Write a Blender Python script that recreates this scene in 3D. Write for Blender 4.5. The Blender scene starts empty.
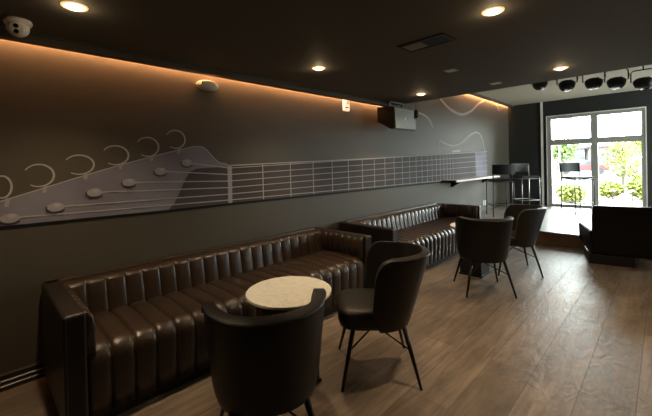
import bpy, bmesh, math, random
from mathutils import Vector, Matrix
PI = math.pi
C = bpy.context.scene.collection
random.seed(7)

# ------------------------------------------------------------------ materials
def mat(name, col, rough=.5, metal=0., spec=.5, emis=None, estr=0., bump=None, var=None, coat=0.):
    m = bpy.data.materials.new(name); m.use_nodes = True
    nt = m.node_tree; b = nt.nodes['Principled BSDF']
    b.inputs['Base Color'].default_value = (*col, 1); b.inputs['Roughness'].default_value = rough
    b.inputs['Metallic'].default_value = metal; b.inputs['Specular IOR Level'].default_value = spec
    b.inputs['Coat Weight'].default_value = coat
    if emis:
        b.inputs['Emission Color'].default_value = (*emis, 1); b.inputs['Emission Strength'].default_value = estr
    tc = nt.nodes.new('ShaderNodeTexCoord')
    if var:                       # (scale, second colour)
        n = nt.nodes.new('ShaderNodeTexNoise'); n.inputs['Scale'].default_value = var[0]; n.inputs['Detail'].default_value = 4
        nt.links.new(tc.outputs['Object'], n.inputs['Vector'])
        r = nt.nodes.new('ShaderNodeValToRGB'); r.color_ramp.elements[0].position = .35; r.color_ramp.elements[1].position = .65
        r.color_ramp.elements[0].color = (*col, 1); r.color_ramp.elements[1].color = (*var[1], 1)
        nt.links.new(n.outputs['Fac'], r.inputs['Fac']); nt.links.new(r.outputs['Color'], b.inputs['Base Color'])
    if bump:                      # (scale, strength)
        n = nt.nodes.new('ShaderNodeTexNoise'); n.inputs['Scale'].default_value = bump[0]; n.inputs['Detail'].default_value = 3
        nt.links.new(tc.outputs['Object'], n.inputs['Vector'])
        bp = nt.nodes.new('ShaderNodeBump'); bp.inputs['Strength'].default_value = bump[1]; bp.inputs['Distance'].default_value = .01
        nt.links.new(n.outputs['Fac'], bp.inputs['Height']); nt.links.new(bp.outputs['Normal'], b.inputs['Normal'])
    return m

def wood_mat(name, c1, c2, c3, rough, pw=.26, pl=1.9, along='Y', bump=.35):
    m = bpy.data.materials.new(name); m.use_nodes = True
    nt = m.node_tree; N = nt.nodes; L = nt.links; b = N['Principled BSDF']
    tc = N.new('ShaderNodeTexCoord'); mp = N.new('ShaderNodeMapping')
    L.new(tc.outputs['Object'], mp.inputs['Vector'])
    if along == 'Y': mp.inputs['Rotation'].default_value = (0, 0, PI / 2); mp.inputs['Location'].default_value = (0, -.13, 0)
    br = N.new('ShaderNodeTexBrick'); L.new(mp.outputs['Vector'], br.inputs['Vector'])
    br.inputs['Scale'].default_value = 1; br.inputs['Brick Width'].default_value = pl; br.inputs['Row Height'].default_value = pw
    br.inputs['Mortar Size'].default_value = .0025; br.inputs['Mortar Smooth'].default_value = .3
    br.offset = .37; br.offset_frequency = 2
    br.inputs['Color1'].default_value = (*c1, 1); br.inputs['Color2'].default_value = (*c2, 1); br.inputs['Mortar'].default_value = tuple(x * .3 for x in c1) + (1,)
    st = N.new('ShaderNodeMapping'); L.new(mp.outputs['Vector'], st.inputs['Vector']); st.inputs['Scale'].default_value = (.9, 9, 1)
    n1 = N.new('ShaderNodeTexNoise'); n1.inputs['Scale'].default_value = 2.2; n1.inputs['Detail'].default_value = 6; n1.inputs['Distortion'].default_value = 1.2
    L.new(st.outputs['Vector'], n1.inputs['Vector'])
    n2 = N.new('ShaderNodeTexNoise'); n2.inputs['Scale'].default_value = 2.6; n2.inputs['Detail'].default_value = 5; n2.inputs['Distortion'].default_value = .8
    s2 = N.new('ShaderNodeMapping'); L.new(mp.outputs['Vector'], s2.inputs['Vector']); s2.inputs['Scale'].default_value = (1, 2.4, 1)
    L.new(s2.outputs['Vector'], n2.inputs['Vector'])
    r1 = N.new('ShaderNodeMapRange'); r1.inputs['From Min'].default_value = .35; r1.inputs['From Max'].default_value = .7; r1.inputs['To Max'].default_value = .75
    L.new(n1.outputs['Fac'], r1.inputs['Value'])
    mx = N.new('ShaderNodeMixRGB'); mx.inputs['Color2'].default_value = (*c3, 1)
    L.new(br.outputs['Color'], mx.inputs['Color1']); L.new(r1.outputs['Result'], mx.inputs['Fac'])
    r2 = N.new('ShaderNodeMapRange'); r2.inputs['From Min'].default_value = .3; r2.inputs['From Max'].default_value = .7; r2.inputs['To Min'].default_value = .72; r2.inputs['To Max'].default_value = 1.2
    L.new(n2.outputs['Fac'], r2.inputs['Value'])
    mu = N.new('ShaderNodeMixRGB'); mu.blend_type = 'MULTIPLY'; mu.inputs['Fac'].default_value = 1
    L.new(mx.outputs['Color'], mu.inputs['Color1']); L.new(r2.outputs['Result'], mu.inputs['Color2'])
    L.new(mu.outputs['Color'], b.inputs['Base Color'])
    rr = N.new('ShaderNodeMapRange'); rr.inputs['To Min'].default_value = rough - .08; rr.inputs['To Max'].default_value = rough + .14
    L.new(n2.outputs['Fac'], rr.inputs['Value']); L.new(rr.outputs['Result'], b.inputs['Roughness'])
    n3 = N.new('ShaderNodeTexNoise'); n3.inputs['Scale'].default_value = 5.; n3.inputs['Detail'].default_value = 4; n3.inputs['Distortion'].default_value = 1.5
    L.new(s2.outputs['Vector'], n3.inputs['Vector'])
    ad = N.new('ShaderNodeMath'); ad.operation = 'ADD'; L.new(n3.outputs['Fac'], ad.inputs[0])
    ml = N.new('ShaderNodeMath'); ml.operation = 'MULTIPLY'; ml.inputs[1].default_value = -1.; L.new(br.outputs['Fac'], ml.inputs[0])
    L.new(ml.outputs['Value'], ad.inputs[1])
    bp = N.new('ShaderNodeBump'); bp.inputs['Strength'].default_value = bump; bp.inputs['Distance'].default_value = .012
    L.new(ad.outputs['Value'], bp.inputs['Height']); L.new(bp.outputs['Normal'], b.inputs['Normal'])
    b.inputs['Specular IOR Level'].default_value = .5
    return m

def glass_mat():
    m = bpy.data.materials.new('window_glass'); m.use_nodes = True
    nt = m.node_tree; N = nt.nodes; L = nt.links
    for n in list(N): N.remove(n)
    o = N.new('ShaderNodeOutputMaterial'); t = N.new('ShaderNodeBsdfTransparent'); g = N.new('ShaderNodeBsdfGlossy'); mx = N.new('ShaderNodeMixShader')
    t.inputs['Color'].default_value = (.95, .98, .96, 1); g.inputs['Roughness'].default_value = .02
    f = N.new('ShaderNodeFresnel'); f.inputs['IOR'].default_value = 1.35
    L.new(f.outputs[0], mx.inputs[0]); L.new(t.outputs[0], mx.inputs[1]); L.new(g.outputs[0], mx.inputs[2]); L.new(mx.outputs[0], o.inputs[0])
    return m

def marble_mat():
    m = mat('cream_marble', (.72, .66, .55), .3)
    nt = m.node_tree; N = nt.nodes; L = nt.links; b = N['Principled BSDF']
    tc = N.new('ShaderNodeTexCoord'); n = N.new('ShaderNodeTexNoise'); n.inputs['Scale'].default_value = 6; n.inputs['Detail'].default_value = 8; n.inputs['Distortion'].default_value = 2.5
    L.new(tc.outputs['Object'], n.inputs['Vector'])
    r = N.new('ShaderNodeValToRGB'); e = r.color_ramp.elements
    e[0].position = .45; e[0].color = (.93, .92, .83, 1); e[1].position = .52; e[1].color = (.92, .91, .82, 1)
    k = e.new(.49); k.color = (.78, .74, .62, 1)
    L.new(n.outputs['Fac'], r.inputs['Fac']); L.new(r.outputs['Color'], b.inputs['Base Color'])
    return m

M = dict(
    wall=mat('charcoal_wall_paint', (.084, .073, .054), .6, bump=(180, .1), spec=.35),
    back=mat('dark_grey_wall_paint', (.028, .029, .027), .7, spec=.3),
    ceil=mat('dark_ceiling_paint', (.10, .092, .075), .75, spec=.3),
    uceil=mat('beige_ceiling_paint', (.5, .46, .37), .8, spec=.2),
    black=mat('black_paint', (.012, .011, .011), .5),
    trimb=mat('black_gloss_trim', (.02, .018, .016), .35),
    floor=wood_mat('brown_oak_planks', (.285, .218, .16), (.185, .14, .102), (.10, .072, .052), .38, bump=.4),
    stage=wood_mat('grey_stage_planks', (.3, .27, .24), (.25, .22, .2), (.18, .16, .14), .34, pw=.18, along='X', bump=.25),
    riser=wood_mat('brown_riser_boards', (.30, .17, .10), (.26, .15, .09), (.2, .11, .07), .5, along='X'),
    leather=mat('brown_leather', (.030, .0185, .011), .34, bump=(220, .12), var=(6, (.040, .024, .014)), spec=.6),
    leatherd=mat('dark_brown_leather', (.016, .011, .008), .4, bump=(220, .12), spec=.5),
    piping=mat('paler_leather_piping', (.06, .042, .032), .4),  # paler brown than the sofa leather
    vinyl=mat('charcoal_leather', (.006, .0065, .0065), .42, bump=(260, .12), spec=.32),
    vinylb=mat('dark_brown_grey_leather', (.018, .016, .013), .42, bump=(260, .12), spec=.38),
    blackm=mat('black_metal', (.01, .01, .01), .35, metal=.3),
    dsteel=mat('dark_steel', (.06, .06, .06), .35, metal=.9),
    greyv=mat('grey_leather', (.09, .09, .085), .5),
    chrome=mat('brushed_steel', (.4, .4, .4), .3, metal=1.),
    white=mat('white_plastic', (.85, .83, .78), .4),
    frame=mat('pale_window_frame', (.33, .335, .30), .45),
    strip=mat('white_strip', (.8, .78, .72), .5),
    shelf=mat('pale_counter_top', (.62, .58, .5), .25),
    speaker=mat('black_cabinet', (.012, .012, .012), .6),
    grille=mat('grey_speaker_grille', (.22, .23, .21), .5, metal=.3, bump=(900, .3)),
    lens=mat('black_lens', (.004, .004, .004), .1),
    grey=mat('grey_metal', (.2, .19, .17), .5),
    marble=marble_mat(), glass=glass_mat(),
    m_head=mat('mural_lilac_grey', (.235, .23, .275), .7, spec=.15, var=(2.5, (.185, .172, .215))),
    m_face=mat('mural_dark_violet', (.075, .066, .075), .7, spec=.15),
    m_neck=mat('mural_dark_grey', (.072, .063, .062), .7, spec=.15, var=(1.2, (.095, .082, .085))),
    m_line=mat('mural_pale_line', (.42, .40, .40), .7, spec=.15),
    m_edge=mat('mural_black_line', (.012, .011, .01), .7, spec=.15),
    m_curve=mat('mural_pink_grey_line', (.40, .35, .32), .7, spec=.15),
    m_post=mat('mural_mid_grey', (.34, .33, .36), .7, spec=.15),
    m_postd=mat('mural_dark_grey_shadow', (.06, .055, .055), .7, spec=.15),
    lamp=mat('lit_lamp_lens', (1, .9, .7), .4, emis=(1, .80, .50), estr=3.2),
    lampring=mat('painted_halo_ring', (.6, .5, .35), .5, emis=(1, .62, .28), estr=.42),  # ring emission stands in for the halo around the lens
    led=mat('amber_led', (1, .6, .3), .4, emis=(1, .45, .18), estr=62),
    led2=mat('amber_led_stage', (1, .6, .3), .4, emis=(1, .45, .18), estr=60),
    strobe=mat('painted_glow_plastic', (.9, .85, .75), .4, emis=(1, .7, .5), estr=.5),  # light on the housing painted in as weak emission, no lamp inside
    asphalt=mat('pale_asphalt', (.11, .11, .115), .9, var=(.4, (.15, .15, .15))),
    mulch=mat('brown_mulch', (.10, .06, .045), .9, var=(3, (.13, .085, .06))),
    lawn=mat('lawn_green', (.22, .38, .08), .9, var=(2, (.35, .5, .1))),
    leaf=mat('leaf_green', (.035, .065, .012), .6, var=(1.5, (.08, .12, .02))),
    leafy=mat('leaf_yellow_green', (.09, .12, .012), .6, var=(1.5, (.16, .17, .02))),
    bark=mat('grey_bark', (.05, .04, .03), .9),
    redc=mat('red_car_paint', (.12, .015, .018), .3), whitec=mat('silver_car_paint', (.2, .21, .23), .3),
    cglass=mat('dark_car_glass', (.03, .04, .05), .1), tyre=mat('tyre_rubber', (.02, .02, .02), .8),
    bwall=mat('grey_building_wall', (.12, .115, .115), .8), bwall2=mat('brick_building_wall', (.10, .065, .06), .8),
    bwin=mat('dark_building_window', (.03, .035, .04), .4), broof=mat('grey_roof', (.07, .07, .075), .8),
)
for k in ('leaf', 'leafy'):       # leaves let some light through
    M[k].node_tree.nodes['Principled BSDF'].inputs['Transmission Weight'].default_value = 0

# ------------------------------------------------------------------ helpers
def link(name, bm, m, parent=None, smooth=False, mods=None, loc=None, rot=None):
    bmesh.ops.recalc_face_normals(bm, faces=bm.faces)
    me = bpy.data.meshes.new(name); bm.to_mesh(me); bm.free()
    if smooth:
        for p in me.polygons: p.use_smooth = True
    me.materials.append(m)
    o = bpy.data.objects.new(name, me); C.objects.link(o)
    if parent: o.parent = parent
    if loc: o.location = loc
    if rot: o.rotation_euler = rot
    return o
def tag(o, label, cat, group=None, kind=None):
    o['label'] = label; o['category'] = cat
    if group: o['group'] = group
    if kind: o['kind'] = kind
    return o
def thing(name, label, cat, loc=(0, 0, 0), rz=0, group=None):
    o = bpy.data.objects.new(name, None); C.objects.link(o); o.empty_display_size = .1
    o.location = loc; o.rotation_euler = (0, 0, rz); return tag(o, label, cat, group)
def struct(name, bm, m, parent=None, **k):
    o = link(name, bm, m, parent, **k)
    if not parent: o['kind'] = 'structure'
    return o
def copy_tree(o, parent=None):
    c = o.copy(); C.objects.link(c)
    if parent: c.parent = parent
    for ch in list(o.children): copy_tree(ch, c)
    return c
def box(bm, x0, x1, y0, y1, z0, z1, bev=0, seg=2, mtx=None):
    v = [bm.verts.new((x, y, z)) for x in (x0, x1) for y in (y0, y1) for z in (z0, z1)]
    if mtx:
        for a in v: a.co = mtx @ a.co
    fs = [bm.faces.new([v[i] for i in q]) for q in ((0, 1, 3, 2), (4, 6, 7, 5), (0, 4, 5, 1), (2, 3, 7, 6), (0, 2, 6, 4), (1, 5, 7, 3))]
    if bev:
        es = list({e for f in fs for e in f.edges})
        bmesh.ops.bevel(bm, geom=es, offset=bev, segments=seg, affect='EDGES', profile=.5)
    return bm
def B(*a, **k): return box(bmesh.new(), *a, **k)
def tube(bm, pts, r, seg=10, cap=True):
    pts = [Vector(p) for p in pts]; rs = r if isinstance(r, (list, tuple)) else [r] * len(pts)
    rings = []; prev = None
    for i, p in enumerate(pts):
        d = (pts[min(i + 1, len(pts) - 1)] - pts[max(i - 1, 0)]).normalized()
        if prev is None:
            a = d.orthogonal().normalized()
        else:
            a = (prev - d * prev.dot(d)).normalized()
        prev = a; b = d.cross(a)
        rings.append([bm.verts.new(p + (a * math.cos(t) + b * math.sin(t)) * rs[i]) for t in [2 * PI * k / seg for k in range(seg)]])
    for A, Bq in zip(rings, rings[1:]):
        for k in range(seg): bm.faces.new((A[k], A[(k + 1) % seg], Bq[(k + 1) % seg], Bq[k]))
    if cap: bm.faces.new(rings[0][::-1]); bm.faces.new(rings[-1])
    return bm
def T(pts, r, seg=10): return tube(bmesh.new(), pts, r, seg)
def lathe(bm, prof, seg=40, c=(0, 0, 0)):
    rings = []
    for r, z in prof:
        rings.append([bm.verts.new((c[0] + r * math.cos(2 * PI * k / seg), c[1] + r * math.sin(2 * PI * k / seg), c[2] + z)) for k in range(seg)])
    for A, Bq in zip(rings, rings[1:]):
        for k in range(seg): bm.faces.new((A[k], A[(k + 1) % seg], Bq[(k + 1) % seg], Bq[k]))
    bm.faces.new(rings[0][::-1]); bm.faces.new(rings[-1])
    return bm
def prism(bm, poly, axis, a, b):
    """poly in the two remaining axes, extruded from a to b along axis"""
    def P(u, v, w): return {'x': (w, u, v), 'y': (u, w, v), 'z': (u, v, w)}[axis]
    A = [bm.verts.new(P(u, v, a)) for u, v in poly]; Bq = [bm.verts.new(P(u, v, b)) for u, v in poly]
    n = len(poly)
    bm.faces.new(A[::-1]); bm.faces.new(Bq)
    for i in range(n): bm.faces.new((A[i], A[(i + 1) % n], Bq[(i + 1) % n], Bq[i]))
    return bm
def catmull(P, n=8):
    out = []; P = [P[0]] + list(P) + [P[-1]]
    for i in range(1, len(P) - 2):
        for k in range(n):
            t = k / n
            out.append(tuple(.5 * (2 * P[i][j] + (P[i + 1][j] - P[i - 1][j]) * t + (2 * P[i - 1][j] - 5 * P[i][j] + 4 * P[i + 1][j] - P[i + 2][j]) * t * t + (3 * P[i][j] - P[i - 1][j] - 3 * P[i + 1][j] + P[i + 2][j]) * t ** 3) for j in range(len(P[0]))))
    out.append(tuple(P[-2])); return out

# ------------------------------------------------------------------ the room
WX, YB = -3.143, 10.66            # left wall, window wall
XR, YF = 3.4, -2.4                # right wall, wall behind the viewer
ZL, ZU = 2.37, 2.975              # low ceiling, stage ceiling
YC = 4.77                         # where the low ceiling stops
YS, ZS = 6.8, .215                # stage front and height
struct('floor', B(WX, XR, YF, YB, -.1, 0), M['floor'])
struct('wall_left', B(WX - .15, WX, YF, YB + .2, -.1, 3.3), M['wall'])
bm = bmesh.new(); rx0, rx1, rz0, rz1 = 7.8, 10.0, .9, 2.5     # unseen side window, added to bring more daylight to the stage
box(bm, XR, XR + .15, YF, rx0, -.1, 3.3); box(bm, XR, XR + .15, rx1, YB + .2, -.1, 3.3); box(bm, XR, XR + .15, rx0, rx1, rz1, 3.3); box(bm, XR, XR + .15, rx0, rx1, -.1, rz0)
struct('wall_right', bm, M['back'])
w2 = bpy.data.objects.new('window_added', None); C.objects.link(w2); w2['kind'] = 'structure'; w2.location = (XR, rx0, rz0)  # added window, out of view, only for its daylight
def relw2(o): o.parent = w2; o.location = -Vector(w2.location); return o
bm = bmesh.new(); box(bm, XR + .02, XR + .1, rx0, rx0 + .07, rz0, rz1); box(bm, XR + .02, XR + .1, rx1 - .07, rx1, rz0, rz1); box(bm, XR + .02, XR + .1, rx0 + .07, rx1 - .07, rz0, rz0 + .07); box(bm, XR + .02, XR + .1, rx0 + .07, rx1 - .07, rz1 - .07, rz1)
relw2(link('window_frame', bm, M['frame'])); relw2(link('pane', B(XR + .05, XR + .056, rx0 + .07, rx1 - .07, rz0 + .07, rz1 - .07), M['glass']))

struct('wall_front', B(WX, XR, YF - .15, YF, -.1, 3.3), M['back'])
wx0, wx1, wz0, wz1 = -2.2, -.30, .20, 2.56
bm = bmesh.new()
box(bm, WX, wx0, YB, YB + .2, -.1, 3.3); box(bm, wx1, XR, YB, YB + .2, -.1, 3.3)
box(bm, wx0, wx1, YB, YB + .2, wz1, 3.3); box(bm, wx0, wx1, YB, YB + .2, -.1, wz0)
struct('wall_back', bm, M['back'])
# low dark ceiling, held clear of the left wall by the light cove
struct('ceiling', B(WX + .143, XR, YF, YC, ZL, 3.1), M['ceil'])
struct('ceiling', B(WX + .143, XR, YC, YB, ZU, 3.1), M['uceil'])
struct('trim_1', B(WX, WX + .143, YF, YC, 2.56, 3.1), M['ceil'])       # top of the cove over the seats
struct('trim_2', B(WX, WX + .143, YC, YB, 3.16, 3.25), M['ceil'])      # top of the cove over the stage
bm = bmesh.new(); box(bm, -3.075, -2.999, YF, YC, 2.318, 2.42); box(bm, -2.999, -2.975, YF, YC, 2.36, 2.371); struct('trim_3', bm, M['ceil'])
struct('trim_4', B(-3.075, -2.999, YC, YB, 2.935, 3.0), M['ceil'])
bm = bmesh.new(); box(bm, -3.025, -3.0, YC + .001, YB, 3.0, 3.25); struct('trim_5', bm, M['ceil'])
bm = bmesh.new()
prism(bm, [(WX, 0), (WX + .022, 0), (WX + .022, .028), (WX + .016, .034), (WX + .018, .06), (WX + .012, .066), (WX + .013, .098), (WX + .006, .108), (WX, .11)], 'y', YF, YS)
struct('baseboard_left', bm, M['trimb'])
struct('trim_6', B(-2.345, -2.295, YB - .025, YB, ZS, ZU), M['strip'])   # white strip beside the window

def led(name, label, y0, y1, z, m):
    o = link(name, B(-3.083, -3.0755, y0, y1, z, z + .018), m)
    return tag(o, label, 'light strip')
led('led_strip', 'amber light strip in the ceiling cove above the long sofas', YF + .05, YC - .05, 2.385, M['led'])
led('led_strip', 'amber light strip in the higher ceiling cove beside the stage', YC + .1, YB - .05, 2.975, M['led2'])

# stage
st = thing('stage_platform', 'low stage platform with pale plank top and brown front below the window', 'stage', (0, YS, 0))
def rel(o, p): o.parent = p; o.location = -Vector(p.location); return o
rel(link('top', B(WX + .004, XR - .004, YS, YB - .004, ZS - .03, ZS), M['stage']), st)
rel(link('riser', B(WX + .004, XR - .004, YS + .02, YS + .05, .001, ZS - .03), M['riser']), st)

# window: frame, rails, panes
w = bpy.data.objects.new('window_1', None); C.objects.link(w); w['kind'] = 'structure'; w.location = (wx0, YB, wz0)
def relw(o): return rel(o, w)
fy0, fy1 = YB - .02, YB + .09
bm = bmesh.new()
box(bm, wx0, wx0 + .09, fy0, fy1, wz0, wz1); box(bm, wx1 - .07, wx1, fy0, fy1, wz0, wz1)
box(bm, wx0 + .09, wx1 - .07, fy0, fy1, wz1 - .07, wz1); box(bm, wx0 + .09, wx1 - .07, fy0, fy1, wz0, wz0 + .08)
relw(link('window_frame', bm, M['frame']))
relw(link('mullion', B(-1.285, -1.15, fy0 + .004, fy1 - .01, wz0 + .08, wz1 - .07), M['frame']))
for a, b in ((wx0 + .09, -1.285), (-1.15, wx1 - .07)):
    relw(link('rail', B(a, b, fy0 + .008, fy1 - .02, 1.815, 1.955), M['frame']))
    for z0, z1 in ((wz0 + .08, 1.815), (1.955, wz1 - .07)):
        relw(link('pane', B(a, b, YB + .03, YB + .036, z0, z1), M['glass']))
relw(link('casing', box(box(B(wx0 - .02, wx0, YB - .03, YB - .001, wz0, wz1 + .025), wx1, wx1 + .02, YB - .03, YB - .001, wz0, wz1 + .025), wx0, wx1, YB - .03, YB - .001, wz1, wz1 + .025), M['strip']))

# ------------------------------------------------------------------ mural of a guitar printed on the left wall
mu = thing('guitar_mural', 'grey printed mural of a long electric guitar across the left wall', 'mural', (WX, 4.5, 1.3))
def flat(name, polys, m, d0=0., d1=.0015, label=None):
    bm = bmesh.new()
    for P in polys: prism(bm, P, 'x', WX + .0006 + d0, WX + .0006 + d1)
    o = rel(link(name, bm, m), mu)
    if label: o['label'] = label
    return o
def ribbon(pts, w):
    n = len(pts); L = []; R = []
    for i, p in enumerate(pts):
        a = pts[max(i - 1, 0)]; b = pts[min(i + 1, n - 1)]; dx, dy = b[0] - a[0], b[1] - a[1]; l = math.hypot(dx, dy) or 1
        ww = (w(i / (n - 1)) if callable(w) else w) / 2
        L.append((p[0] - dy / l * ww, p[1] + dx / l * ww)); R.append((p[0] + dy / l * ww, p[1] - dx / l * ww))
    return [[L[i], L[i + 1], R[i + 1], R[i]] for i in range(n - 1)]
HEAD = [(0.103, 1.083), (0.673, 1.078), (1.191, 1.073), (1.246, 1.13), (1.293, 1.216), (1.361, 1.359), (1.401, 1.413), (1.469, 1.439), (1.806, 1.451), (1.773, 1.479), (1.697, 1.493), (1.634, 1.548), (1.584, 1.601), (1.544, 1.635), (1.504, 1.647), (1.446, 1.646), (1.397, 1.636), (1.07, 1.553), (0.689, 1.443), (0.282, 1.311), (0.107, 1.254)]
FACE = [(1.191, 1.073), (1.795, 1.076), (1.806, 1.451), (1.469, 1.439), (1.401, 1.413), (1.361, 1.359), (1.293, 1.216), (1.246, 1.13)]
NECK = [(1.806, 1.461), (2.765, 1.486), (4.418, 1.529), (6.433, 1.591), (6.41, 1.054), (4.401, 1.063), (2.751, 1.072), (1.795, 1.078)]
NUT = [(1.786, 1.469), (1.836, 1.468), (1.831, 1.082), (1.786, 1.082)]
POST = [(0.153, 1.138), (0.4, 1.187), (0.641, 1.275), (0.884, 1.34), (1.135, 1.424), (1.371, 1.496)]
RING = [[(0.119, 1.35), (0.166, 1.347), (0.121, 1.423)], [(0.311, 1.419), (0.395, 1.416), (0.312, 1.497)], [(0.549, 1.491), (0.642, 1.49), (0.551, 1.563)], [(0.792, 1.563), (0.886, 1.563), (0.794, 1.639)], [(1.035, 1.635), (1.125, 1.637), (1.037, 1.716)], [(1.274, 1.708), (1.361, 1.711), (1.276, 1.789)]]
STEM = [[(0.147, 1.274), (0.136, 1.235)], [(0.343, 1.346), (0.337, 1.315)], [(0.59, 1.419), (0.583, 1.401)], [(0.83, 1.496), (0.822, 1.468)], [(1.07, 1.562), (1.061, 1.536)], [(1.305, 1.635), (1.294, 1.598)]]
SN = [(1.805, 1.436), (1.803, 1.37), (1.802, 1.304), (1.8, 1.238), (1.798, 1.172), (1.796, 1.112)]
SE = [(8.965, 1.676), (8.959, 1.564), (8.953, 1.452), (8.947, 1.327), (8.94, 1.19), (8.933, 1.054)]
FR = [(1.8, 1.416), (2.221, 1.404), (2.59, 1.394), (2.937, 1.384), (3.25, 1.375), (3.546, 1.367), (3.827, 1.359), (4.107, 1.351), (4.385, 1.343), (4.601, 1.337), (4.889, 1.329)]
CA = [(6.49, 2.692), (6.735, 2.591), (7.052, 2.505), (7.511, 2.472), (8.022, 2.596), (8.438, 2.797), (8.821, 2.924)]
CB = [(6.374, 1.679), (6.432, 1.857), (6.705, 1.805), (7.077, 1.781), (7.482, 1.855), (7.927, 2.037), (8.343, 2.121), (8.625, 2.011), (8.745, 1.808), (8.893, 1.588)]
CC = [(5.504, 2.339), (5.788, 2.323), (6.004, 2.255), (6.151, 2.112)]
CD = [(9.677, 2.93), (9.923, 2.774)]
PK = [(6.976, 1.677), (7.371, 1.692), (7.369, 1.649), (6.974, 1.635)]
BR = [(8.199, 1.656), (8.897, 1.68), (8.931, 1.016), (8.228, 1.024)]
hd = [(-1.1, 1.09)] + HEAD[:-1] + [HEAD[-1], (-1.1, 1.06 + .0)]
HP = [(-.75, 1.09)] + HEAD + [(-.75, 1.10)]
flat('headstock', [HP], M['m_head'])
flat('headstock_face', [FACE], M['m_face'], .0015, .003, 'darker area beside the nut')
flat('neck', [NECK + []], M['m_neck'])
flat('body_end', [[(6.433, 1.591), (8.95, 1.68), (8.93, 1.03), (6.41, 1.054)]], M['m_neck'])
flat('nut', [NUT], M['m_post'], .003, .0045)
flat('lower_edge', ribbon([(-.75, 1.08), (.103, 1.078), (1.19, 1.068), (1.8, 1.07), (2.75, 1.064), (4.4, 1.055), (6.41, 1.046)], .022), M['m_edge'], .003, .0045)
flat('upper_edge', ribbon([NECK[0], NECK[1], NECK[2], NECK[3], (8.95, 1.68)], .012) + ribbon(catmull(HEAD[8:], 3), .007), M['m_line'], .003, .0045)
for a in range(6):
    p = POST[5 - a]
    flat('string', ribbon([p, SN[a], SE[a]], lambda t: .009), M['m_line'], .005, .0065)
for n in range(1, 22):
    y = 1.8 + 7.4 * (1 - 2 ** (-n / 12)); t = (y - 1.8) / 4.6
    flat('fret', ribbon([(y, 1.085 - .02 * t), (y, 1.455 + .125 * t)], .011), M['m_line'], .003, .0045)
for p in POST:
    flat('post', [[(p[0] + .05 * math.cos(2 * PI * k / 20), p[1] + .032 * math.sin(2 * PI * k / 20)) for k in range(20)]], M['m_post'], .0065, .008)
    flat('post_shadow', ribbon([(p[0] + .056 * math.cos(a), p[1] - .006 + .036 * math.sin(a)) for a in [PI * .9 + k * PI * .95 / 12 for k in range(13)]], .01), M['m_postd'], .008, .0092)
    flat('post_top', [[(p[0] + .008 + .022 * math.cos(2 * PI * k / 14), p[1] + .012 + .016 * math.sin(2 * PI * k / 14)) for k in range(14)]], M['m_line'], .0092, .0105)
for (c, a, b), s in zip(RING, STEM):
    rx = a[0] - c[0]; rz = b[1] - c[1]
    g = [(c[0] + rx * math.cos(t), c[1] + rz * math.sin(t)) for t in [math.radians(x) for x in range(150, -136, -11)]]
    flat('tuner', ribbon(g, lambda t: .007 + .006 * math.sin(t * PI)), M['m_line'], .003, .0045)
    flat('tuner_stem', ribbon([s[0], (s[1][0], s[1][1] - .02)], .022), M['m_post'], .0045, .006)
for n, c in (('body_curve', CA), ('body_curve', CB), ('body_curve', CC), ('body_curve', CD)):
    wd = .055 if c is CA else .035
    flat(n, ribbon(catmull(c, 7), wd), M['m_curve'])
flat('pickup', [PK], M['m_curve'], .003, .0045)
flat('bridge', [BR], M['m_head'], .003, .0045)

# ------------------------------------------------------------------ tufted sofas
SAMP = (0, .03, .08, .16, .28, .42, .58, .72, .84, .92, .97)
def bulge(t, a):                    # one channel: round with a narrow valley
    return a * (1 - abs(2 * t - 1) ** 3.2) ** .6
def channel(name, prof, nrm, s0, s1, n, amp, parent, m, axis='y', body=None, ease=.04):
    """prof: list of (u, z); swept along axis between s0 and s1 with n rounded channels; body closes the back"""
    bm = bmesh.new(); cols = []
    K = len(SAMP); steps = n * K
    for i in range(steps + 1):
        s = s0 + (s1 - s0) * (i // K + SAMP[i % K]) / n; b = bulge(SAMP[i % K], amp)
        col = []
        for (u, z), (nu, nz, wgt) in zip(prof, nrm):
            uu, zz = u + nu * b * wgt, z + nz * b * wgt
            col.append(bm.verts.new((uu, s, zz) if axis == 'y' else (s, uu, zz)))
        for (u, z) in body: col.append(bm.verts.new((u, s, z) if axis == 'y' else (s, u, z)))
        cols.append(col)
    n_ = len(cols[0])
    for A, Bq in zip(cols, cols[1:]):
        for k in range(n_): bm.faces.new((A[k], A[(k + 1) % n_], Bq[(k + 1) % n_], Bq[k]))
    bm.faces.new(cols[0]); bm.faces.new(cols[-1][::-1])
    return link(name, bm, m, parent, smooth=True)
def normals(prof, w=None):
    out = []
    for i in range(len(prof)):
        a = prof[max(i - 1, 0)]; b = prof[min(i + 1, len(prof) - 1)]
        dx, dz = b[0] - a[0], b[1] - a[1]; l = math.hypot(dx, dz)
        out.append((-dz / l, dx / l, w[i] if w else 1))
    return out
def arc(cx, cz, r, a0, a1, n): return [(cx + r * math.cos(math.radians(a0 + (a1 - a0) * k / n)), cz + r * math.sin(math.radians(a0 + (a1 - a0) * k / n))) for k in range(n + 1)]
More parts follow.
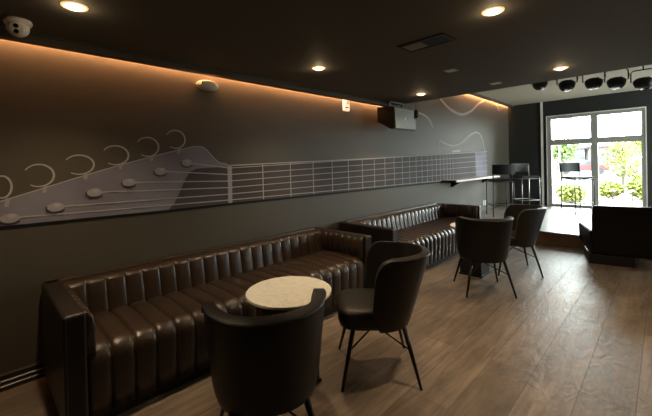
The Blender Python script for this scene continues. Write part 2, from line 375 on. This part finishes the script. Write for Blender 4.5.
def sofa(label, x0, x1, y0, y1, n):
    """back against the wall at x0, front at x1, arms at y0 and y1"""
    H = .675; AT = .105; t = thing('channel_tufted_sofa', label, 'sofa', (x0, (y0 + y1) / 2, 0), 0, 'long leather sofas along the left wall')
    def r(o): return rel(o, t)
    D = x1 - x0
    r(link('plinth', B(x0 + .03, x1 - .06, y0 + .03, y1 - .03, 0, .06), M['black']))
    r(link('frame', B(x0, x0 + .10, y0 + .004, y1 - .004, .05, H, bev=.018), M['leather'], smooth=False))
    # back: from the top rear over a round top and down to the seat
    pr = [(x0 + .085, H - .01)] + arc(x0 + .155, H - .05, .05, 110, 15, 6) + [(x0 + .222, .56), (x0 + .235, .50), (x0 + .25, .44), (x0 + .26, .38)]
    pr = pr[::-1]; nm = [(-a, -b, c) for a, b, c in normals(pr)] if False else normals(pr)
    nm = [(a, b, c) for (a, b, c) in [(abs(x), max(y, 0) if True else y, w) for x, y, w in nm]]
    r(channel('backrest', pr, nm, y0 + AT, y1 - AT, n, .022, t, M['leather'], body=[(x0 + .085, .38)]))
    # seat: flat top, rolled front edge, channels run down to the floor
    z = .425
    ps = [(x0 + .22, z - .01), (x0 + .32, z + .005), (x0 + .45, z + .012), (x0 + .60, z + .012), (x0 + .70, z + .006)] + arc(x1 - .11, z - .07, .075, 85, 5, 6) + [(x1 - .038, .28), (x1 - .042, .18), (x1 - .046, .06)]
    ns = [(max(-0, -b_ if False else a_), max(c_, 0), 1) for a_, c_, _ in [(abs(q[0]), abs(q[1]), 1) for q in normals(ps)]]
    ns = [(a_ if i > 3 else 0, c_, w_) for i, (a_, c_, w_) in enumerate(ns)]
    r(channel('seat', ps, ns, y0 + AT, y1 - AT, n, .024, t, M['leather'], body=[(x0 + .22, .06)]))
    for k, (a, b, s) in enumerate(((y0, y0 + AT, 1), (y1 - AT, y1, -1))):
        arm = r(link('arm', B(x0 + .02, x1, a, b, .04, H, bev=.016), M['leatherd']))
        # upright channels on the inner face of the arm
        yi = b if s == 1 else a
        pa = [(yi - s * .03, H - .006)] + [(yi + s * .012, H - .02), (yi + s * .03, H - .05), (yi + s * .035, H - .12), (yi + s * .035, .42)]
        na = [(0, 1, .3), (s * .6, .8, 1), (s, .2, 1), (s, 0, 1), (s, 0, 1)]
        p = channel('arm_padding', pa, na, x0 + .13, x1 - .03, 8, .014, None, M['leather'], axis='x', body=[(yi - s * .03, .42)])
        p.parent = arm
        q = link('piping', tube(tube(bmesh.new(), [(x1 - .004, a + .012, .05), (x1 - .004, a + .012, H - .012)], .005, 6), [(x1 - .004, b - .012, .05), (x1 - .004, b - .012, H - .012)], .005, 6), M['piping']); q.parent = arm
    r(link('top_welt', T([(x0 + .09, y0 + AT, H + .001), (x0 + .09, y1 - AT, H + .001)], .006, 6), M['piping']))
    return t
sofa('long brown channel-tufted leather sofa nearest the viewer, beside the white-topped table', -3.115, -2.25, .30, 2.98, 20)
sofa('brown channel-tufted leather sofa further back, its far end before the wall counter', -3.115, -2.25, 3.38, 6.12, 22)

# ------------------------------------------------------------------ barrel chairs
def shell_bm():
    bm = bmesh.new(); NT, NZ = 40, 14; TH = 101; H0, H1 = .405, .835
    g = []
    for i in range(NT + 1):
        th = math.radians(-TH + 2 * TH * i / NT); th0 = th; ad = abs(math.degrees(th))
        u = max(0, (ad - 74) / (TH - 74))                       # towards the front tip
        top = H0 + (H1 - H0) * (1 - .80 * (1 - math.sqrt(max(0, 1 - u ** 2.4)))) 
        row = []
        for j in range(NZ + 1):
            f = j / NZ; th = th0 * (1 - .11 * (1 - f) ** 1.6); z = H0 - .045 + (top - H0 + .045) * f
            fl = (z - H0) / (H1 - H0); s = .89 + .14 * min(1, max(0, fl) ** .8) if fl > 0 else .89 + fl * .5
            lean = -.10 * max(0, fl)
            px = .285 * s * math.copysign(abs(math.sin(th)) ** .85, math.sin(th)); py = -.275 * s * math.cos(th) + lean * max(0, math.cos(th)) + .0
            row.append(bm.verts.new((px, py, z)))
        g.append(row)
    for i in range(NT):
        for j in range(NZ): bm.faces.new((g[i][j], g[i + 1][j], g[i + 1][j + 1], g[i][j + 1]))
    return bm
def make_chair(label, m, m2, loc, rz):
    t = thing('barrel_chair', label, 'chair', loc, rz, 'dark barrel chairs around the tables')
    s = link('backrest', shell_bm(), m, t, smooth=True)
    md = s.modifiers.new('Solidify', 'SOLIDIFY'); md.thickness = .05; md.offset = -1; md.use_even_offset = True
    bv = s.modifiers.new('Bevel', 'BEVEL'); bv.width = .015; bv.segments = 3; bv.limit_method = 'ANGLE'; bv.angle_limit = math.radians(50)
    # seat pad, rounded plan
    bm = bmesh.new(); rings = []
    prof = [(.86, .362), (.95, .372), (.985, .40), (1, .44), (.985, .47), (.94, .486), (.80, .494), (.4, .498)]
    for sc, z in prof:
        ring = []
        for k in range(40):
            a = 2 * PI * k / 40; ca, sa = math.cos(a), math.sin(a); e = .46 if sa > 0 else .8
            ring.append(bm.verts.new(((.238 if sa > 0 else .222 + .016 * (1 + sa) ** 4) * sc * math.copysign(abs(ca) ** e, ca), -.0 + (.27 if sa > 0 else .20) * sc * math.copysign(abs(sa) ** e, sa), z)))
        rings.append(ring)
    for A, Bq in zip(rings, rings[1:]):
        for k in range(40): bm.faces.new((A[k], A[(k + 1) % 40], Bq[(k + 1) % 40], Bq[k]))
    bm.faces.new(rings[0][::-1]); bm.faces.new(rings[-1])
    link('seat', bm, m2, t, smooth=True)
    # piping around the top of the shell
    pts = []
    for i in range(61):
        th = math.radians(-84 + 168 * i / 60); s_ = 1.03
        pts.append((.285 * s_ * math.copysign(abs(math.sin(th)) ** .85, math.sin(th)), -.275 * s_ * math.cos(th) - .10 * max(0, math.cos(th)), .829 if abs(math.degrees(th)) < 74 else .829 - .55 * ((abs(math.degrees(th)) - 74) / 27) ** 2.3))
    link('piping', T(pts, .004, 6), M['vinylb'], t, smooth=True)
    for sx in (-1, 1):
        for sy in (-1, 1):
            link('leg', T([(sx * .165, sy * .165, .375), (sx * .252, sy * .252, 0.0)], [.017, .009], 10), M['blackm'], t, smooth=True)
    bm = bmesh.new()
    for sx in (-1, 1): tube(bm, [(sx * .205, -.205, .225), (0, 0, .305 + sx * .006), (-sx * .205, .205, .225)], .006, 6)
    link('cross_brace', bm, M['blackm'], t, smooth=True)
    return t
def face(fx, fy): return math.atan2(fy, fx) - PI / 2
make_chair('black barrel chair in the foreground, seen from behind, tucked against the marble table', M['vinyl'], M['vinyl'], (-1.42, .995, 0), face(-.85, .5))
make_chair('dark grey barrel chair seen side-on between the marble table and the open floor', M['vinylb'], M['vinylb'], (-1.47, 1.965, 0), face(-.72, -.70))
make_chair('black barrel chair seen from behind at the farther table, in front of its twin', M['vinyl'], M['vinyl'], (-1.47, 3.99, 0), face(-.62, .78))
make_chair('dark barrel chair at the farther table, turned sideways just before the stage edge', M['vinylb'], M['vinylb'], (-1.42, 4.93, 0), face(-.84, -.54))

# ------------------------------------------------------------------ tables
def table(label, loc):
    t = thing('pedestal_table', label, 'table', loc, 0, 'round tables in front of the sofas')
    link('tabletop', lathe(bmesh.new(), [(.27, .597), (.281, .601), (.283, .616), (.278, .62)], 64), M['marble'], t, smooth=False)
    link('pedestal', B(-.135, .135, -.135, .135, .02, .597, bev=.006), M['black'], t)
    link('base_plate', B(-.145, .145, -.145, .145, 0, .02, bev=.004), M['blackm'], t)
    return t
table('round cream marble-topped table between the two nearest chairs and the sofa', (-1.79, 1.45, 0))
table('round pale table mostly hidden behind the farther pair of chairs', (-1.76, 4.50, 0))

# ------------------------------------------------------------------ lounge armchair seen from behind
def armchair(loc, rz):
    t = thing('lounge_armchair', 'low angular black lounge armchair with its back to the viewer, right of the chairs', 'armchair', loc, rz)
    # local +Y is the way it faces; the body overhangs a low square plinth
    bm = bmesh.new()
    prism(bm, [(-.31, .12), (-.17, .12), (-.22, .78), (-.25, .795), (-.335, .795), (-.35, .78)], 'x', -.45, .45)
    bmesh.ops.bevel(bm, geom=list(bm.edges), offset=.02, segments=3, affect='EDGES')
    link('backrest', bm, M['vinyl'], t)
    for s in (-1, 1):
        bm = bmesh.new()
        v = [(s * .40, -.30, .10), (s * .44, .10, .17), (s * .50, .17, .235), (s * .50, .19, .48), (s * .41, -.28, .44)]
        A = [bm.verts.new(q) for q in v]; Bq = [bm.verts.new((q[0] + s * .07, q[1], q[2])) for q in v]
        bm.faces.new(A); bm.faces.new(Bq[::-1])
        for i in range(5): bm.faces.new((A[i], A[(i + 1) % 5], Bq[(i + 1) % 5], Bq[i]))
        bmesh.ops.bevel(bm, geom=list(bm.edges), offset=.012, segments=2, affect='EDGES')
        link('arm', bm, M['vinyl'], t)
    link('seat', B(-.40, .40, -.20, .30, .12, .38, bev=.04, seg=3), M['vinyl'], t)
    link('plinth', B(-.50, -.02, -.345, .20, 0, .125, bev=.004), M['black'], t)
    return t
armchair((-.345, 6.37, 0), face(-.22, .97))

# ------------------------------------------------------------------ bar stools and wall counter
def stool(label, loc, rz, mb, legm):
    """local +Y is the way the sitter faces, the low backrest stands on the -Y side"""
    t = thing('bar_stool', label, 'stool', loc, rz, 'steel bar stools on the stage')
    s = .21; SH = .80
    link('seat', B(-.215, .215, -.215, .215, SH - .012, SH + .028, bev=.012), M['vinyl'], t)
    for sx in (-1, 1):
        for sy in (-1, 1):
            link('leg', T([(sx * s, sy * s, SH - .01), (sx * (s + .01), sy * (s + .01), 0)], .011, 8), legm, t, smooth=True)
    bm = bmesh.new(); a = s + .007
    for z in (.245,):
        tube(bm, [(-a, -a, z), (a, -a, z), (a, a, z), (-a, a, z), (-a, -a, z)], .009, 8)
    link('footrest', bm, legm, t, smooth=True)
    bm = bmesh.new()
    tube(bm, [(-s, -s, SH - .03), (s, -s, SH - .03), (s, s, SH - .03), (-s, s, SH - .03), (-s, -s, SH - .03)], .010, 8)
    link('seat_frame', bm, legm, t, smooth=True)
    bm = bmesh.new(); n = 12
    A = []
    for i in range(n + 1):
        x = -.23 + .46 * i / n; y = -.225 - .035 * (1 - (x / .23) ** 2)
        A.append([bm.verts.new((x, y + dy, z)) for dy, z in ((-.014, .93), (.014, .93), (.0, 1.14), (-.028, 1.14))])
    for p, q in zip(A, A[1:]):
        for k in range(4): bm.faces.new((p[k], p[(k + 1) % 4], q[(k + 1) % 4], q[k]))
    bm.faces.new(A[0][::-1]); bm.faces.new(A[-1])
    bk = link('backrest', bm, mb, t)
    for sx in (-1, 1): link('back_post', T([(sx * s, -s, SH - .02), (sx * s, -s - .015, 1.10)], .010, 8), legm, t, smooth=True)
    return t
stool('slim bar stool with black low back silhouetted against the window', (-1.40, 9.52, ZS), face(.7, -.7), M['vinyl'], M['blackm'])
stool('bar stool with black low back drawn up to the pale wall counter', (-2.62, 8.22, ZS), face(-.6, .8), M['vinyl'], M['dsteel'])
stool('bar stool with grey low back and steel frame beside the white strip in the corner', (-2.46, 9.60, ZS), face(.7, -.7), M['greyv'], M['chrome'])
sh = thing('wall_counter', 'narrow pale bar counter fixed to the left wall below the mural', 'counter', (WX, 8, 1.05))
rel(link('countertop', B(WX, -2.84, 6.48, 8.95, 1.045, 1.082, bev=.003), M['shelf']), sh)
rel(link('end_cap', B(WX, -2.85, 6.465, 6.48, 1.035, 1.08), M['black']), sh)
for y in (6.9, 8.6):
    rel(link('bracket', prism(bmesh.new(), [(WX, 1.044), (-2.93, 1.044), (-2.93, 1.03), (WX + .02, .92), (WX, .92)], 'y', y, y + .02), M['blackm']), sh)

# ------------------------------------------------------------------ fittings on wall and ceiling
def downlight(label, x, y, e):
    t = thing('ceiling_light', label, 'ceiling light', (x, y, ZL), 0, 'round lamps in the dark ceiling')
    bm = bmesh.new(); rings = []
    for r, z in ((.066, 0), (.064, -.005), (.048, -.006), (.043, -.002)):
        rings.append([bm.verts.new((r * math.cos(2 * PI * k / 32), r * math.sin(2 * PI * k / 32), z)) for k in range(32)])
    for A, Bq in zip(rings, rings[1:]):
        for k in range(32): bm.faces.new((A[k], A[(k + 1) % 32], Bq[(k + 1) % 32], Bq[k]))
    link('trim_ring', bm, M['lampring'], t, smooth=True)
    link('lens', lathe(bmesh.new(), [(.044, -.003), (.036, -.014), (.005, -.020)], 24), M['lamp'], t, smooth=True)
    l = bpy.data.lights.new('bulb', 'SPOT'); l.energy = e; l.color = (1, .74, .46); l.spot_size = math.radians(118); l.spot_blend = .9; l.shadow_soft_size = .04
    o = bpy.data.objects.new('bulb', l); C.objects.link(o); o.parent = t; o.location = (0, 0, -.02)
    g = bpy.data.lights.new('added_halo_lamp', 'POINT'); g.energy = .45; g.color = (1, .72, .4); g.shadow_soft_size = .015  # extra point lamp below the lens, added to put a halo on the ceiling
    o = bpy.data.objects.new('added_halo_lamp', g); C.objects.link(o); o.parent = t; o.location = (0, 0, -.045)
    return t
E0 = 52
for lb, x, y in (('lit round ceiling lamp at the top left, nearest the viewer', -2.343, .41),
                 ('lit round ceiling lamp above the gap between the two sofas, middle of the left row', -2.335, 2.32),
                 ('lit round ceiling lamp beside the loudspeaker, last of the left row', -2.33, 4.25),
                 ('lit round ceiling lamp at the top right beside the air vent', -.742, 2.26),
                 ('lit round ceiling lamp just before the row of stage lamps', -.738, 4.19),
                 ('added unseen round ceiling lamp over the middle right of the room', .86, 2.28),  # this lamp and the next are out of view, added for extra light
                 ('added unseen round ceiling lamp over the far right of the room', .86, 4.2)):
    downlight(lb, x, y, E0)
def square_light(label, x, y):
    t = thing('recessed_fitting', label, 'ceiling fitting', (x, y, ZL), 0, 'unlit fittings in the ceiling')
    link('bezel', B(-.065, .065, -.065, .065, -.006, 0, bev=.002), M['grey'], t)
    link('cover', B(-.045, .045, -.045, .045, -.010, -.006), M['white'], t)
square_light('small unlit square ceiling fitting between the air vent and the wall loudspeaker', -1.52, 3.385)
square_light('small unlit square ceiling fitting near the end of the dark ceiling', -1.42, 4.36)
# air vent: black frame, louvred half and open half
v = thing('air_vent', 'black rectangular air vent in the dark ceiling', 'vent', (-1.30, 2.46, ZL))
bm = bmesh.new()
for a in ((-.19, .19, -.10, -.085), (-.19, .19, .085, .10), (-.19, -.175, -.085, .085), (.175, .19, -.085, .085)): box(bm, *a, -.012, 0)
link('vent_frame', bm, M['black'], v)
link('vent_backing', B(-.175, .175, -.085, .085, -.003, 0), M['black'], v)
link('damper', B(-.165, -.01, -.065, .065, -.010, -.003), M['grey'], v)
for k in range(7):
    y = -.072 + .024 * k
    link('slat', B(.0, .172, y - .006, y + .006, -.009, -.006), M['blackm'], v)
# ceiling turret camera
t = thing('security_camera', 'white turret security camera on the ceiling edge at the top left corner', 'security camera', (-2.79, .20, ZL))
link('base', lathe(bmesh.new(), [(.02, -.03), (.064, -.028), (.07, -.012), (.066, 0), (.02, 0)], 36), M['white'], t, smooth=True)
bm = bmesh.new(); bmesh.ops.create_uvsphere(bm, u_segments=28, v_segments=16, radius=.056)
ball = link('ball', bm, M['white'], t, smooth=True, loc=(0, 0, -.045))
fc = link('face_plate', lathe(bmesh.new(), [(.036, .040), (.038, .050), (.030, .054), (.005, .054)], 28), M['white'], t, smooth=True, loc=(0, 0, -.045))
fc.rotation_euler = Vector((.90, -.22, -.38)).to_track_quat('Z', 'Y').to_euler()
for dy in (-.016, .016):
    ln = link('lens', lathe(bmesh.new(), [(.012, .052), (.012, .058), (.002, .060)], 18, (0, dy, 0)), M['lens']); ln.parent = fc
# oval fixture on the wall
t = thing('wall_camera', 'small white oval camera fixture on the wall under the amber cove', 'wall fixture', (WX, 1.58, 2.232))
bm = bmesh.new(); bmesh.ops.create_uvsphere(bm, u_segments=32, v_segments=16, radius=1)
bmesh.ops.scale(bm, vec=(.06, .112, .052), verts=bm.verts); link('body', bm, M['white'], t, smooth=True, loc=(.03, 0, 0))
link('mount', B(0, .02, -.05, .05, -.024, .024, bev=.006), M['white'], t)
bm = bmesh.new(); lathe(bm, [(.026, 0), (.026, .012), (.018, .014)], 24)
hd_ = link('lamp_head', bm, M['white'], t, smooth=True, loc=(.058, -.062, .006)); hd_.rotation_euler = (math.radians(55), math.radians(55), 0)
ln = link('lens', lathe(bmesh.new(), [(.017, .012), (.016, .018), (.004, .019)], 20), M['lens'], smooth=True); ln.parent = hd_
# strobe
t = thing('fire_strobe', 'small upright white alarm strobe on the wall beneath the amber cove', 'alarm', (WX, 3.62, 2.265))
link('housing', B(0, .035, -.06, .06, -.085, .085, bev=.01), M['strobe'], t)
link('strobe_lens', B(.035, .055, -.03, .03, .005, .06, bev=.008), M['white'], t)
link('mark', B(.035, .037, -.035, .035, -.045, -.03), M['lens'], t)
# twin outlet
t = thing('power_outlet', 'white twin power outlet low on the wall under the counter', 'outlet', (WX, 8.72, .42))
for dy in (-.055, .055):
    pl = link('cover_plate', B(0, .008, dy - .036, dy + .036, -.06, .06, bev=.003), M['white'], t)
    for dz in (-.025, .025):
        s_ = link('socket', B(.008, .010, dy - .012, dy + .012, dz - .013, dz + .013), M['grey']); s_.parent = pl
# loudspeaker
t = thing('wall_loudspeaker', 'black wedge loudspeaker with grey grille hung high on the left wall', 'speaker', (-2.92, 4.55, 2.37))
x0, x1 = -3.055, -2.775
cab = rel(link('cabinet', prism(bmesh.new(), [(x0, 2.07), (x0, 2.285), (x1, 2.262), (x1 + .015, 1.94), (x1 - .05, 1.945)], 'y', 4.25, 4.84), M['speaker']), t)
rel(link('grille', prism(bmesh.new(), [(x1, 2.255), (x1 + .018, 2.25), (x1 + .033, 1.953), (x1 + .015, 1.947)], 'y', 4.262, 4.828), M['grille']), t)
rel(link('badge', B(x1 + .024, x1 + .030, 4.52, 4.545, 2.085, 2.125), M['white']), t)
bm = bmesh.new()
for y in (4.36, 4.72): box(bm, -2.94, -2.91, y, y + .03, 2.27, 2.37)
box(bm, -2.96, -2.89, 4.36, 4.75, 2.352, 2.369)
rel(link('bracket', bm, M['grey']), t)
rel(link('cable', T(catmull([(-2.92, 4.72, 2.36), (-2.86, 4.74, 2.30), (-2.84, 4.755, 2.345), (-2.80, 4.76, 2.29), (-2.86, 4.80, 2.262)], 6), .006, 6), M['grey']), t)
# small pendant spotlight at the ceiling edge
t = thing('pendant_spotlight', 'small black hanging spotlight just right of the loudspeaker', 'spotlight', (-2.66, 4.70, ZL))
link('stem', T([(0, 0, 0), (0, 0, -.14)], .008, 8), M['grey'], t)
link('housing', lathe(bmesh.new(), [(.018, -.13), (.034, -.14), (.036, -.25), (.034, -.255)], 24), M['black'], t, smooth=True)
link('lens', lathe(bmesh.new(), [(.030, -.2545), (.028, -.262), (.004, -.266)], 20), M['white'], t, smooth=True)

# stage lamps on a pipe
YP = 7.3
pp = thing('lighting_pipe', 'black pipe under the stage ceiling carrying the stage lamps', 'pipe', (0, YP, ZU))
link('pipe', T([(-2.0, 0, -.05), (2.4, 0, -.05)], .024, 12), M['blackm'], pp, smooth=True)
for x in (-1.9, -.1, 1.0, 2.2): link('hanger', T([(x, 0, 0), (x, 0, -.05)], .012, 8), M['blackm'], pp)
def par(label, x, z, tilt):
    """z = bottom of the lamp head"""
    t = thing('stage_lamp', label, 'stage light', (x, YP, ZU - .05), 0, 'black stage lamps on the pipe')
    dz = z - (ZU - .05) + .10
    link('clamp', B(-.025, .025, -.03, .03, -.05, .03, bev=.005), M['blackm'], t)
    bm = bmesh.new(); w_ = .145
    tube(bm, [(-w_, 0, dz + .02), (-w_, 0, dz + .17), (-w_ + .03, 0, dz + .20), (w_ - .03, 0, dz + .20), (w_, 0, dz + .17), (w_, 0, dz + .02)], .009, 8)
    if dz + .20 < -.05: tube(bm, [(0, 0, -.04), (0, 0, dz + .20)], .009, 8)
    link('yoke', bm, M['blackm'], t, smooth=True)
    hd2 = link('lamp_head', lathe(bmesh.new(), [(.05, .052), (.105, .046), (.124, .026), (.124, -.004), (.108, -.058), (.088, -.082)], 28), M['black'], t, smooth=True, loc=(0, 0, dz))
    hd2.rotation_euler = (tilt, 0, 0)
    q = link('lens', lathe(bmesh.new(), [(.088, -.0815), (.08, -.090), (.02, -.096)], 24), M['lens'], smooth=True); q.parent = hd2
    link('cable', T(catmull([(.05, .02, dz + .09), (.13, .03, dz + .03), (.155, .02, dz + .11), (.11, .01, -.03), (.05, 0, .02)], 6), .005, 6), M['blackm'], t, smooth=True)
for lb, x, z in (('first stage lamp from the left, mostly tucked behind the ceiling edge', -1.61, 2.735), ('second stage lamp from the left, above the window corner', -1.20, 2.64),
                 ('third stage lamp, middle one of the five', -.83, 2.61), ('fourth stage lamp from the left, its yoke fully visible', -.54, 2.565), ('fifth stage lamp, at the right edge above the window', -.22, 2.50)):
    par(lb, x, z, math.radians(-14))

# ------------------------------------------------------------------ outside the window
GZ = -.12
def leaves(bm, c, r, n, s):
    for _ in range(n):
        while 1:
            p = Vector((random.uniform(-1, 1), random.uniform(-1, 1), random.uniform(-1, 1)))
            if .35 < p.length < 1: break
        p = Vector((c[0] + p.x * r[0], c[1] + p.y * r[1], c[2] + p.z * r[2]))
        a = Vector((random.gauss(0, 1), random.gauss(0, 1), random.gauss(0, 1))).normalized(); b = a.orthogonal().normalized() * s * .5; a = a * s
        bm.faces.new([bm.verts.new(q) for q in (p - a, p + b, p + a, p - b)])
def leaf_link(name, bm, m, parent=None):
    me = bpy.data.meshes.new(name); bm.to_mesh(me); bm.free(); me.materials.append(m)
    o = bpy.data.objects.new(name, me); C.objects.link(o)
    if parent: o.parent = parent
    return o
tag(link('ground', B(-70, 70, YB + .2, 120, GZ - .2, GZ), M['asphalt']), 'pale paved ground outside the window', 'ground', kind='structure')
def at(x, y, Y):   # spare
    return (x, y, Y)
def tree(label, loc, h, r, m, blobs, n=1500, s=.12):
    t = thing('tree', label, 'tree', loc, 0, 'trees outside the window')
    bm = bmesh.new(); tube(bm, [(0, 0, 0), (.03, 0, h * .4), (0, 0, h * .75)], [.07, .05, .03], 8)
    for k in range(6):
        a = k * 1.1; tube(bm, [(0, 0, h * (.3 + .05 * k)), (math.cos(a) * r * .6, math.sin(a) * r * .6, h * (.55 + .06 * k))], [.025, .01], 6)
    link('trunk', bm, M['bark'], t)
    bm = bmesh.new()
    for (dx, dz, rr) in blobs: leaves(bm, (dx, 0, dz), (rr, rr, rr * .85), n // len(blobs), s)
    leaf_link('crown', bm, m, t)
def shrub(label, loc, r, m, n=900, s=.08):
    t = thing('shrub', label, 'shrub', loc, 0, 'shrubs outside the window')
    bm = bmesh.new(); leaves(bm, (0, 0, r[2] * 1.15), r, n, s); leaf_link('foliage', bm, m, t)
    bm = bmesh.new()
    for k in range(5): tube(bm, [(0, 0, 0), (math.cos(k * 1.3) * r[0] * .6, math.sin(k * 1.3) * r[1] * .6, r[2] * 1.2)], [.015, .006], 5)
    link('stem', bm, M['bark'], t)
tag(link('planting_bed', box(bmesh.new(), -3.3, 1.5, 12.6, 18.5, GZ, GZ + .02), M['mulch']), 'pinkish brown mulch bed with small post lamps below the window', 'planting bed')
tag(link('curb', B(-4.2, 3, 11.9, 12.15, GZ, GZ + .12), M['asphalt']), 'pale curb between the window and the mulch bed', 'curb')
tree('young yellow-green tree standing in the mulch bed, right pane of the window', (-1.31, 20, GZ), 2.7, .8, M['leafy'], [(0, 1.25, .58), (-.25, 1.6, .5), (.3, 1.5, .5), (0, 2.0, .42), (.1, 1.1, .5)], n=800, s=.075)
tree('tall green tree at the left edge of the window', (-4.25, 19.5, GZ), 3.0, .6, M['leaf'], [(0, 1.0, .45), (-.1, 1.5, .5), (.1, 1.95, .42), (-.1, 2.3, .3), (-.15, .5, .4)], n=1500, s=.07)
tree('green street tree behind the window mullion', (-5.8, 33, GZ), 4.2, 1.2, M['leaf'], [(0, 1.9, .9), (-.4, 2.5, .8), (.4, 2.6, .7)], n=700, s=.16)
tree('distant pale tree above the parked silver car', (-2.5, 46, GZ), 5.0, 1.4, M['leafy'], [(0, 2.4, 1.2), (-.6, 2.8, 1.), (.7, 3.0, 1.)], n=700, s=.2)
shrub('low bright shrub behind the legs of the window stool', (-2.30, 14.4, GZ + .02), (.42, .35, .30), M['leafy'])
shrub('wide yellow-green shrub to the left of the young tree trunk foot', (-1.55, 17.2, GZ + .02), (.45, .4, .30), M['leafy'], 900)
shrub('wide yellow-green shrub to the right of the young tree trunk foot', (-.62, 17.0, GZ + .02), (.45, .4, .44), M['leafy'], 1100)
for lb, x in (('short black post in the mulch bed, left of the pair', -1.157), ('short black post in the mulch bed, right of the pair', -.712)):
    t = thing('path_light', lb, 'garden light', (x, 14, GZ + .02), 0, 'short posts in the mulch bed')
    link('post', T([(0, 0, 0), (0, 0, .50)], .014, 8), M['blackm'], t); link('head', lathe(bmesh.new(), [(.03, .50), (.09, .505), (.02, .56)], 14), M['blackm'], t)
def car(label, loc, rz, m):
    t = thing('car', label, 'car', loc, rz, 'cars parked outside')
    side = [(-2.1, .35), (2.1, .35), (2.15, .7), (1.9, .85), (1.1, .95), (.55, 1.42), (-1.1, 1.45), (-1.75, .98), (-2.1, .9)]
    link('body', prism(bmesh.new(), side, 'y', -.85, .85), m, t)
    link('windows', prism(bmesh.new(), [(.95, .96), (.5, 1.36), (-1.05, 1.39), (-1.6, .98)], 'y', -.86, .86), M['cglass'], t)
    for x in (-1.35, 1.35):
        for y in (-.8, .8):
            bm = bmesh.new(); bmesh.ops.create_cone(bm, cap_ends=True, segments=20, radius1=.34, radius2=.34, depth=.2)
            bmesh.ops.rotate(bm, matrix=Matrix.Rotation(PI / 2, 3, 'X'), verts=bm.verts); link('wheel', bm, M['tyre'], t, loc=(x, y, .34))
car('red car parked beyond the window stool', (-5.9, 42, GZ), .3, M['redc'])
car('silver car parked at the right side of the window view', (-.9, 36, GZ), .5, M['whitec'])
car('silver car parked farther off behind the mullion', (-8.6, 50, GZ), .1, M['whitec'])
def building(label, x0, x1, y, h, m, nw):
    t = thing('building', label, 'building', ((x0 + x1) / 2, y, GZ)); w_ = (x1 - x0) / 2
    link('wall', B(-w_, w_, 0, 6, 0, h), m, t); link('roof', B(-w_ - .3, w_ + .3, -.4, 6.4, h, h + .3), M['broof'], t)
    for k in range(nw):
        x = -w_ + (k + .5) * 2 * w_ / nw; link('window', B(x - .5, x + .5, -.05, .0, h * .3, h * .75), M['bwin'], t)
building('long low grey building across the parking lot, left of the mullion', -16, -8.2, 62, 3.0, M['bwall'], 6)
building('low brick building across the parking lot, right of the mullion', -7.4, -3.5, 60, 3.1, M['bwall2'], 4)
t = thing('street_lamp', 'thin grey street lamp post behind the window stool', 'street lamp', (-5.45, 30, GZ))
link('pole', T([(0, 0, 0), (0, 0, 4.4)], [.07, .05], 8), M['broof'], t); link('arm', T([(0, 0, 4.35), (.5, 0, 4.45)], .03, 6), M['broof'], t); link('lamp_head', B(.4, .8, -.1, .1, 4.40, 4.48), M['broof'], t)

# ------------------------------------------------------------------ daylight and camera
wd = bpy.data.worlds.new('World'); bpy.context.scene.world = wd; wd.use_nodes = True
nt = wd.node_tree; bg = nt.nodes['Background']; bg.inputs['Color'].default_value = (.93, .985, 1, 1); bg.inputs['Strength'].default_value = 16
sun = bpy.data.lights.new('Sun', 'SUN'); sun.energy = 3.; sun.angle = math.radians(4); sun.color = (1, .95, .85)
so = bpy.data.objects.new('Sun', sun); C.objects.link(so); so.rotation_euler = (math.radians(-38), math.radians(-20), 0); so.location = (0, 30, 20)
pl = bpy.data.lights.new('window_portal', 'AREA'); pl.shape = 'RECTANGLE'; pl.size = wx1 - wx0; pl.size_y = wz1 - wz0; pl.cycles.is_portal = True
po = bpy.data.objects.new('window_portal', pl); C.objects.link(po); po.location = ((wx0 + wx1) / 2, YB + .15, (wz0 + wz1) / 2); po.rotation_euler = (-PI / 2, 0, 0)
pl2 = bpy.data.lights.new('added_window_portal', 'AREA'); pl2.shape = 'RECTANGLE'; pl2.size = rz1 - rz0; pl2.size_y = rx1 - rx0; pl2.cycles.is_portal = True  # portal for the added side window
po2 = bpy.data.objects.new('added_window_portal', pl2); C.objects.link(po2); po2.location = (XR + .13, (rx0 + rx1) / 2, (rz0 + rz1) / 2); po2.rotation_euler = (0, PI / 2, 0)

cd = bpy.data.cameras.new('Camera'); cam = bpy.data.objects.new('Camera', cd); C.objects.link(cam)
yaw, pit, rol = [math.radians(a) for a in (44.70, .558, -1.347)]
f = Vector((-math.sin(yaw) * math.cos(pit), math.cos(yaw) * math.cos(pit), -math.sin(pit)))
r0 = Vector((math.cos(yaw), math.sin(yaw), 0)); u0 = r0.cross(f)
rv = r0 * math.cos(rol) + u0 * math.sin(rol); uv = u0 * math.cos(rol) - r0 * math.sin(rol)
mw = Matrix((rv, uv, -f)).transposed().to_4x4(); mw.translation = (0, 0, 1.45)
cam.matrix_world = mw
cd.sensor_width = 36; cd.lens = 36 * 344.2 / 652; cd.shift_x = (326 - 324) / 652; cd.shift_y = -(208 - 167.75) / 652
cd.clip_start = .05; cd.clip_end = 400
sc = bpy.context.scene; sc.camera = cam
sc.view_settings.view_transform = 'Standard'; sc.view_settings.look = 'None'; sc.view_settings.gamma = 1; sc.view_settings.exposure = .9
sc.view_settings.use_curve_mapping = False
